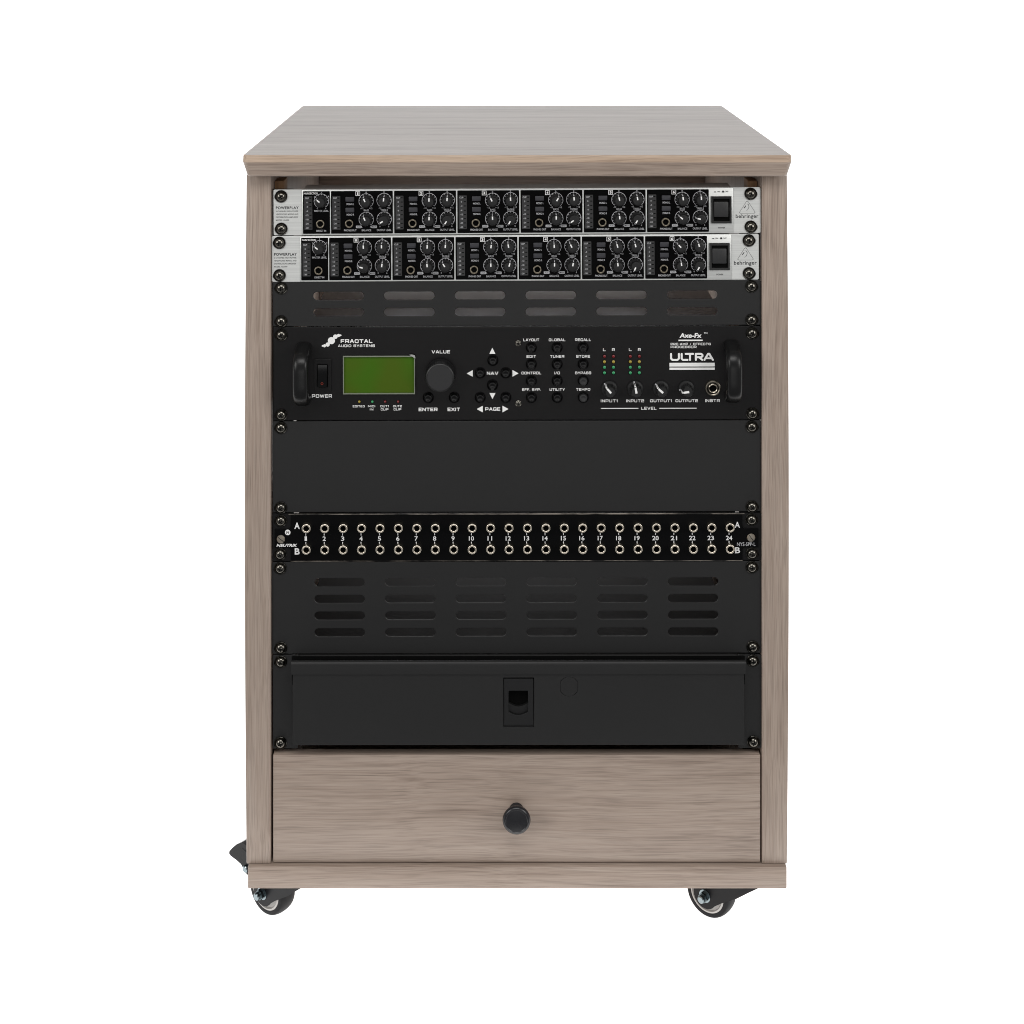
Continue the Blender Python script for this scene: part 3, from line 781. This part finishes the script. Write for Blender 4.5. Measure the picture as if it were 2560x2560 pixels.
def handle_mb(cx, yt, yb):
    """bow handle: oval bar standing off the panel on two curved ends (pixels measured on the bar's front)"""
    mb = MB(); Yb = -.030
    x = PX(cx[0], Yb); z1, z0 = PZ(yt, Yb), PZ(yb, Yb)
    xb = PX(cx[1])
    rx, ry = .0075, .0050
    path = []; r = .012
    zt, zb = z1 - ry, z0 + ry
    path.append((-.0002, zt + .003)); path.append((-.012, zt + .002))
    for k in range(1, 8):
        a = R(90 * k / 8); path.append((Yb + .0052 + r * (1 - math.sin(a)) , zt - r * (1 - math.cos(a))))
    for k in range(1, 8):
        path.append((Yb + .0052, zt - r + (zb - zt + 2 * r) * k / 8))
    for k in range(1, 8):
        a = R(90 * (8 - k) / 8); path.append((Yb + .0052 + r * (1 - math.sin(a)), zb + r * (1 - math.cos(a))))
    path.append((-.012, zb - .002)); path.append((-.0002, zb - .003))
    n = 24; vs = []; fs = []
    for i, (yy, zz) in enumerate(path):
        p0 = path[max(0, i - 1)]; p1 = path[min(len(path) - 1, i + 1)]
        t = Vector((p1[0] - p0[0], p1[1] - p0[1])).normalized(); nn = Vector((-t.y, t.x))
        f = min(1, max(0, -yy / .03)); xc = xb + (x - xb) * f
        for k in range(n):
            a = 2 * math.pi * k / n; u, v = rx * math.copysign(abs(math.cos(a)) ** .7, math.cos(a)), ry * math.copysign(abs(math.sin(a)) ** .7, math.sin(a))
            vs.append((xc + u, yy + nn.x * v, zz + nn.y * v))
    for i in range(len(path) - 1):
        for k in range(n):
            k2 = (k + 1) % n; fs.append((i * n + k, i * n + k2, (i + 1) * n + k2, (i + 1) * n + k))
    fs.append(tuple(range(n))); fs.append(tuple(reversed(range((len(path) - 1) * n, len(path) * n))))
    mb.add(vs, fs, 'handle')
    return mb
M['handle'] = mat('black_handle_paint', (0.007, 0.007, 0.0072), 0.30, spec=0.32, bump=0.04, bscale=1200)
M['dark_nickel'] = mat('worn_nickel_jack', (0.36, 0.325, 0.27), 0.25, metal=1.0)

def stroke(mb, pts, wd, y, m, closed=False):
    """a thick rounded line through pixel points; joints stacked a hair apart so no faces coincide"""
    P = [(PX(a), PZ(b)) for a, b in pts]
    for i in range(len(P) - 1):
        mb.line(P[i][0], P[i][1], P[i + 1][0], P[i + 1][1], wd * S, y - i * 3e-6, m)
    for i, p in enumerate(P): mb.disc(p[0], p[1], wd * S / 2, y - 3e-5 - i * 3e-6, m, 14)

def effects_processor():
    root = thing('effects_processor', (PX(1291), 0, PZ(1050)), 'black effects processor with green display, two bow handles and many labelled buttons', 'effects processor')
    sp = [(703, 837.5), (702.4, 1037.5), (1882, 836), (1882, 1037)]
    mb = MB(); plate(mb, prect(684, 1903.5, 817, 1049.5, 3 * S), ear_slots(sp), 0.0, .003, 'black_satin', .0004); part('faceplate', mb, root)
    mb = MB(); mb.box(-.188, .232, .0031, .36, PZ(1046), PZ(821), 'chassis_pale', .0008); part('chassis', mb, root)
    for cx, yt, yb in (((749.5, 760), 882, 1022), ((1838, 1829), 878, 1017)):
        part('handle', handle_mb(cx, yt, yb), root, sharp=50)
    # rocker power switch
    mb = MB()
    plate(mb, prect(786, 829, 896, 976, 3 * S), [prect(793, 820, 909, 966, 2 * S)], -.0014, -.0001, 'black_satin', .0004)
    mb.flat(prect(792, 821, 908, 967), -.0002, 'hole')
    sw = part('power_switch', mb, root)
    mb = MB()
    x0, x1 = PX(795), PX(818); za, zm, zb = PZ(911), PZ(938), PZ(964)
    mb.add([(x0, -.0006, za), (x1, -.0006, za), (x0, -.0012, zm), (x1, -.0012, zm), (x0, -.0046, zb), (x1, -.0046, zb),
            (x0, -.0003, za), (x1, -.0003, za), (x0, -.0003, zb), (x1, -.0003, zb)],
           [(0, 2, 3, 1), (2, 4, 5, 3), (4, 8, 9, 5), (0, 6, 8, 4, 2), (1, 3, 5, 9, 7), (0, 1, 7, 6)], 'black_gloss')
    mb.arc(PX(806.5), PZ(955), 1.9 * S, 3.4 * S, 0, 360, -.0043, 'red_print', 18)
    part('rocker', mb, sw)
    # display
    mb = MB()
    plate(mb, prect(858, 1038, 888, 983.5, 1 * S), [prect(860.5, 1035.5, 890.5, 981)], -.0024, -.0001, 'lcd_frame', .0003)
    ds = part('display', mb, root)
    mb = MB(); mb.prism(prect(860.8, 1035.2, 890.8, 980.7), -.0004, -.00015, 'lcd'); part('screen', mb, ds)
    mb = MB(); mb.prism([(PX(1024), PZ(884.5)), (PX(1037), PZ(892.5)), (PX(1039.5), PZ(893)), (PX(1038), PZ(886)), (PX(1030), PZ(883.6))], -.0032, -.0025, 'film'); part('film_corner', mb, ds)
    # value knob
    c = (PX(1101.6), 0, PZ(933.5)); r = .0143
    mb = MB()
    mb.lathe([(r + .0004, .0004), (r, .0030), (r - .0002, .0142), (r - .0006, .0152), (r - .0016, .0157), (r - .0019, .0154), (0, .0154)], c, 'black_plastic', 56, cap=False)
    mb.lathe([(r - .0019, .01545), (0, .01545)], c, 'knob_cap', 56, cap=False)
    for k in range(40):
        a = 2 * math.pi * k / 40; ca, sa = math.cos(a), math.sin(a); t = .00035
        pts = [(r - .001, -t), (r + .0003, -t), (r + .0003, t), (r - .001, t)]
        mb.prism([(c[0] + x * ca - z * sa, c[2] + x * sa + z * ca) for x, z in pts], -.0138, -.0012, 'black_plastic')
    part('value_knob', mb, root)
    # push buttons
    BK, BG = small_button_mesh('black_gloss'), small_button_mesh('clear_grey')
    spots = [(1232.5, 900), (1200.7, 931.5), (1264.6, 931.5), (1231.5, 962), (1200.7, 993), (1264.6, 993), (1070.8, 993), (1135.7, 993)]
    spots += [(x, yy) for x in (1328.5, 1393, 1458) for yy in (868.5, 910, 951.5, 993)]
    for i, (x, yy) in enumerate(spots):
        link('push_button', BG if i in (18, 19) else BK, root, (PX(x), -.0001, PZ(yy)))
    PS = pan_mesh()
    for x, yy in ((1296, 857), (1296, 1008)): link('panel_screw', PS, root, (PX(x), -.0001, PZ(yy)), (0, random.uniform(0, 1.5), 0))
    LR, LY, LG = led_mesh('led_red'), led_mesh('led_yellow'), led_mesh('led_green')
    for x, me in ((898.5, LY), (931, LG), (963, LR), (995.3, LR)): link('led', me, root, (PX(x), -.0001, PZ(1003)), None).scale = (.8, .8, .8)
    for x in (1511.5, 1534, 1576, 1598.5):
        for yy, me in ((891, LR), (904.6, LY), (918.4, LG), (932.2, LG)): link('led', me, root, (PX(x), -.0001, PZ(yy)))
    LK = level_knob_mesh()
    for x, a in ((1523.5, -42), (1588, -10), (1652, -48), (1716, -98)): link('level_knob', LK, root, (PX(x), -.0001, PZ(971.5)), (0, R(a), 0))
    ij = MB()
    ij.lathe([(.0079, 0), (.0079, .0018), (.0074, .0028), (.0066, .0031), (.0058, .0027), (.0054, .0016)], (0, 0, 0), 'dark_nickel', 32, cap=False)
    ij.lathe([(.0054, .0016), (.0050, .0014), (.0046, .0016)], (0, 0, 0), 'screw_dark', 32, cap=False)
    ij.lathe([(.0046, .0016), (.0045, .0030), (.0040, .0034), (.0034, .0030)], (0, 0, 0), 'dark_nickel', 32, cap=False)
    ij.lathe([(.0034, .0030), (.0034, .0003), (0, .0003)], (0, 0, 0), 'hole', 28, cap=False)
    link('jack', ij.mesh('instrument_jack'), root, (PX(1782), -.0001, PZ(970)))
    # lettering
    mb = MB(); y = -.00012
    P = lambda t, x, yy, wd, h: block(mb, t, x, yy, wd, h)
    P('POWER', 805, 988.8, 50, 8.6)
    for t, x, wd, yy in (('EDITED', 897, 30, 1014.7), ('MIDI', 929, 18, 1014.7), ('IN', 929, 8.5, 1022.6), ('OUT1', 961.5, 21, 1014.7), ('CLIP', 961.5, 19, 1022.6), ('OUT2', 993.7, 22, 1014.7), ('CLIP', 993.7, 19, 1022.6)):
        P(t, x, yy, wd, 5.2)
    P('VALUE', 1102.6, 879, 46, 8); P('ENTER', 1070.2, 1023, 47, 8.6); P('EXIT', 1134.5, 1023, 31, 8.6)
    P('NAV', 1231.6, 933, 28.5, 8.4); P('PAGE', 1231.8, 1022.4, 38, 8.4)
    def tri(cx, cy, d):
        q = 7.6
        if d in 'ud':
            s_ = 1 if d == 'u' else -1; pts = [(cx - q, cy + s_ * q), (cx + q, cy + s_ * q), (cx, cy - s_ * q)]
        else:
            s_ = 1 if d == 'l' else -1; pts = [(cx + s_ * q, cy - q * 1.1), (cx + s_ * q, cy + q * 1.1), (cx - s_ * q, cy)]
        mb.flat([(PX(a), PZ(b)) for a, b in pts], y, 'white_print')
    tri(1231.3, 876.8, 'u'); tri(1231.3, 989.8, 'd'); tri(1174.6, 933.3, 'l'); tri(1289, 933.3, 'r'); tri(1199.5, 1022.4, 'l'); tri(1263.8, 1022.4, 'r')
    rows = (849.7, 891.2, 932.5, 974)
    for col, cx in (((('LAYOUT', 39.5), ('EDIT', 23.5), ('CONTROL', 49.5), ('EFF. BYP.', 46)), 1328.6), ((('GLOBAL', 41.5), ('TUNER', 35.5), ('I/O', 13.5), ('UTILITY', 38)), 1393.2), ((('RECALL', 40), ('STORE', 35), ('BYPASS', 40), ('TEMPO', 35.5)), 1458)):
        for (t, wd), yy in zip(col, rows): P(t, cx, yy, wd, 6.6)
    for t, x in (('L', 1511.3), ('R', 1533.7), ('L', 1576), ('R', 1598.6)): P(t, x, 874.6, 6.8, 7)
    for t, x, wd in (('INPUT1', 1523, 42), ('INPUT2', 1588, 44.5), ('OUTPUT1', 1652.3, 54), ('OUTPUT2', 1716.8, 56), ('INSTR', 1781.4, 36.5)): P(t, x, 1002.6, wd, 7.2)
    P('LEVEL', 1622.2, 1021.3, 38, 7)
    mb.flat(prect(1502.6, 1596, 1020.4, 1022.4), y, 'white_print'); mb.flat(prect(1648.4, 1741.5, 1020.4, 1022.4), y, 'white_print')
    P('PRE-AMP / EFFECTS', 1727, 861, 100, 5.8); P('PROCESSOR', 1709.2, 868.2, 64.5, 5.8)
    part('lettering', mb, root)
    # maker's mark: a chain of discs, and the names
    mb = MB()
    for i, (x, yy, r) in enumerate(((829, 850.5, 8.9), (838.8, 840.6, 5.6), (846.8, 837.6, 3.9), (852, 837.2, 2.3), (819.6, 860.2, 5.2), (811.8, 863.2, 3.8), (807, 863.4, 2.2))):
        mb.disc(PX(x), PZ(yy), r * S, y - i * 4e-6, 'white_print', 28)
    block(mb, 'FRACTAL', 892, 851.8, 79.5, 9.4, .24); block(mb, 'AUDIO SYSTEMS', 891.6, 863.4, 92, 6.4, .22)
    part('logo', mb, root)
    mb = MB()
    put(mb, 'Axe-Fx', 1727, 839.6, 56, 12, 'white_print', y, .035, shear=.12); put(mb, 'TM', 1764.7, 834, 8.5, 4, 'white_print', y, .02)
    mb.flat(prect(1696.5, 1757, 850, 853.5), y, 'white_print')
    # ULTRA in thick rounded strokes
    t0, b0, wd = 885.6, 900.6, 4.9
    stroke(mb, [(1678, t0), (1678, b0 - 3.5), (1681.5, b0), (1694, b0), (1697.6, b0 - 3.5), (1697.6, t0)], wd, y, 'white_print')
    stroke(mb, [(1704.5, t0), (1704.5, b0 - 3), (1707.5, b0), (1719, b0)], wd, y, 'white_print')
    stroke(mb, [(1714.6, t0), (1733, t0)], wd, y, 'white_print'); stroke(mb, [(1725.3, t0 + 2), (1725.3, b0)], wd, y - 6e-5, 'white_print')
    stroke(mb, [(1740, b0), (1740, t0), (1753.5, t0), (1756.5, t0 + 3), (1756.5, t0 + 5.5), (1753.5, t0 + 8.4), (1741, t0 + 8.4)], wd, y, 'white_print')
    stroke(mb, [(1748, t0 + 8.4), (1756, b0)], wd, y - 6e-5, 'white_print')
    stroke(mb, [(1761.5, b0), (1770.5, t0), (1773.5, t0), (1782.5, b0)], wd, y, 'white_print'); stroke(mb, [(1766, b0 - 4), (1777, b0 - 4)], wd * .85, y - 6e-5, 'white_print')
    mb.flat(prect(1673.8, 1787, 907.8, 917.2), y, 'white_print'); mb.flat(prect(1673.8, 1787, 919.8, 925.4), y, 'white_print')
    part('model_badge', mb, root)
    screws(root, sp)
    root.rotation_euler = (0, R(-.13), 0)
effects_processor()

# ------------------------------------------------------------------ patch bay
def patch_bay():
    root = thing('patch_bay', (PX(1291), 0, PZ(1401)), 'black patch bay with two rows of numbered metal sockets above the tall vented panel', 'patch bay')
    sp = [(701.4, 1303), (700, 1386.6), (1880, 1302), (1881, 1387)]
    # thin carrier behind with the ears, and the printed plate cut away round the screws
    mb = MB(); plate(mb, prect(681.5, 1903.5, 1283, 1401.5, 2 * S), ear_slots(sp), 0.0, .0014, 'black_satin', .0002); part('carrier', mb, root)
    mb = MB()
    xs = [(727, 1285.5), (727, 1316), (723, 1320.5), (687, 1321), (687, 1368), (723, 1368.5), (727, 1372), (727, 1400)]
    xe = [(1856, 1400), (1856, 1372), (1860, 1368.5), (1896, 1368), (1896, 1321), (1860, 1320.5), (1856, 1316), (1856, 1285.5)]
    plate(mb, [(PX(a), PZ(b)) for a, b in xs + xe], [], -.0014, -.00015, 'patch_black', .0002)
    part('faceplate', mb, root)
    mb = MB(); mb.box(PX(722), PX(1861), -.0013, -.0002, PZ(1285.2), PZ(1283.0), 'worn', .0002)
    mb.box(PX(727), PX(1856), -.0013, -.0002, PZ(1401.4), PZ(1400.3), 'worn', .0001); part('worn_edge', mb, root)
    mb = MB(); mb.box(PX(745), PX(1842), .0015, .10, PZ(1399), PZ(1288), 'chassis_black', .0005); part('chassis', mb, root)
    J = jack_mesh('patch_jack', .0045, .0027, .0062, 'nickel')
    Yj = -.0070
    mb = MB(); y = -.00155
    for k in range(24):
        x = 765.6 + 46.1 * k
        for yy in (1320.5, 1374.2): link('jack', J, root, (PX(x, Yj), -.0014, PZ(yy, Yj)))
        xn = x - .5 - 3.2 * (k / 23)
        t = str(k + 1)
        put(mb, t, xn, 1344.3, {1: 6 if t == '1' else 8.2, 2: 12.8 if t[0] == '1' and t != '11' else (11.5 if t == '11' else 16)}[len(t)], 11.2, 'white_print', y, .02)
        for dy in (-10.4, 10.8): mb.flat(prect(xn - 1.0, xn + 1.0, 1344.3 + dy - 2.6, 1344.3 + dy + 2.6), y, 'white_print')
    put(mb, 'A', 743.3, 1312, 13.5, 16, 'white_print', y, .03); put(mb, 'B', 743.6, 1376, 12.5, 16, 'white_print', y, .03)
    put(mb, 'A', 1843, 1311.6, 13, 15, 'white_print', y, .02); put(mb, 'B', 1843.4, 1375, 12.5, 15, 'white_print', y, .02)
    put(mb, 'NYS-SPP-L', 1865, 1360, 46, 9, 'soft_print', y, .0)
    part('lettering', mb, root)
    mb = MB()
    put(mb, 'NEUTRIK', 717.8, 1361, 52, 7.4, 'white_print', y, .03, shear=.25)
    mb.disc(PX(720), PZ(1328.5), 6.9 * S, y, 'white_print', 26)
    stroke(mb, [(717, 1331.5), (717.6, 1326), (722, 1331), (723, 1325.6)], 1.5, y - 6e-5, 'dark_print')
    part('logo', mb, root)
    mb = MB()
    mb.lathe([(.0040, 0), (.0040, .0012), (.0034, .0019), (0, .0020)], (0, 0, 0), 'brass_screw', 24, cap=False)
    mb.prism([(-.0036, -.0003), (.0036, -.0003), (.0036, .0003), (-.0036, .0003)], -.00206, -.0012, 'screw_dark')
    me = mb.mesh('slotted_screw')
    for x, yy, a in ((703, 1344.5, 38), (1877, 1343, 55)): link('slotted_screw', me, root, (PX(x), -.0014, PZ(yy)), (0, R(a), 0))
    screws(root, sp)
    root.rotation_euler = (0, R(-.1), 0)
patch_bay()

# ------------------------------------------------------------------ lockable rack drawer
def rack_drawer():
    root = thing('rack_drawer', (PX(1291), 0, PZ(1868)), 'black steel rack drawer with a central finger latch, lowest in the rack', 'rack drawer')
    sp = [(701.4, 1656.5), (700.4, 1860), (1883, 1655), (1884.6, 1858.5)]
    for i, (a, b) in enumerate(((682, 745), (1846, 1904))):
        mb = MB(); s2 = [q for q in sp if a < q[0] < b]
        plate(mb, prect(a, b, 1637, 1870.5, 3 * S), ear_slots(s2), 0.0, .002, 'black_steel', .0003); part('mounting_ear', mb, root)
    mb = MB(); mb.box(PX(744), PX(1848), .0025, .36, PZ(1864), PZ(1639.5), 'chassis_black', .0006); part('housing', mb, root)
    # rolled lip along the top of the sliding front
    Yl = -.0155
    x0, x1 = PX(727.5, Yl), PX(1865, Yl)
    zt, zb = PZ(1654.5, Yl), PZ(1686, Yl)
    mb = MB()
    prof = [(Yl + .0052, zt - .0006), (Yl + .003, zt)]
    for k in range(1, 7):
        a = R(90 * k / 6); prof.append((Yl + .003 - .003 * math.sin(a), zt - .003 + .003 * math.cos(a)))
    prof += [(Yl, zb), (Yl + .0012, zb), (Yl + .0012, zt - .003), (Yl + .003, zt - .0014), (Yl + .0052, zt - .0020)]
    n = len(prof)
    vs = [(x0, yy, zz) for yy, zz in prof] + [(x1, yy, zz) for yy, zz in prof]
    fs = [(i, n + i, n + (i + 1) % n, (i + 1) % n) for i in range(n)] + [tuple(reversed(range(n))), tuple(range(n, 2 * n))]
    fs = [tuple(reversed(f)) for f in fs]
    mb.add(vs, fs, 'black_steel'); part('lip', mb, root)
    mb = MB(); mb.box(PX(730), PX(1862), -.0008, -.0003, PZ(1700), PZ(1639.5), 'hole')  # black sheets behind the lip: the gap's shade given by colour
    mb.box(PX(734), PX(1858), Yl + .0058, -.0009, PZ(1700), PZ(1672, Yl), 'hole'); part('recess_shade', mb, root)
    Yf = -.0135
    kc = (PX(1422.5, Yf), PZ(1716.5, Yf))
    def fpoly(pts): return [(PX(a, Yf), PZ(b, Yf)) for a, b in pts]
    arc_b = [(1271.6 + 48.4 * k / 10, 1780.5 + 8.0 * math.sin(math.pi * k / 10)) for k in range(11)]
    opening = fpoly([(1320, 1727.5), (1271.6, 1727.5)] + arc_b)
    pocket = fpoly([(1258.5, 1694), (1335.5, 1694), (1335.5, 1817), (1258.5, 1817)])
    # round knock-out with flattened sides, cut as a fine groove
    def knock(r):
        p = []
        for k in range(36):
            a = 2 * math.pi * k / 36
            p.append((kc[0] + max(-.0083, min(.0083, r * math.cos(a))) * (r / .0097), kc[1] + r * math.sin(a)))
        return p
    mb = MB()
    plate(mb, prect(732, 1860.5, 1683, 1862.5, 1 * S, Yf), [pocket, knock(.0097)], Yf, Yf + .0016, 'black_steel', .0002)
    fr = part('drawer_front', mb, root)
    mb = MB(); mb.prism(knock(.00945), Yf + .0001, Yf + .0015, 'black_steel'); part('knockout', mb, root)
    mb = MB(); mb.box(PX(1398, Yf), PX(1447, Yf), Yf + .0019, Yf + .0024, PZ(1744, Yf), PZ(1689, Yf), 'black_steel'); 
    mb.box(PX(735, Yf), PX(1857, Yf), Yf + .0120, -.0002, PZ(1860, Yf), PZ(1690, Yf), 'black_steel'); part('backing_plate', mb, root)
    # latch: bezel set in the pocket, dark well, curved tongue
    mb = MB(); Yz = Yf + .0004
    plate(mb, fpoly([(1260.5, 1697.5), (1333.5, 1697.5), (1333.5, 1814.5), (1260.5, 1814.5)]), [opening], Yz, Yz + .0018, 'black_plastic', .0004)
    lt = part('latch', mb, root)
    mb = MB()
    ty = [(1271 + 50 * k / 12, 1760.5 + 9.5 * math.sin(math.pi * k / 12)) for k in range(13)]
    poly = fpoly([(1321, 1792), *reversed(ty), (1271, 1792)])[::-1]
    mb.prism(poly, Yz + .0028, Yz + .0062, 'black_plastic'); part('latch_tongue', mb, lt)
    mb = MB(); mb.box(PX(1262, Yf), PX(1332, Yf), Yz + .0080, Yz + .0090, PZ(1812, Yf), PZ(1700, Yf), 'hole'); part('latch_well', mb, lt)
    screws(root, sp)
    root.rotation_euler = (0, R(-.05), 0)
rack_drawer()
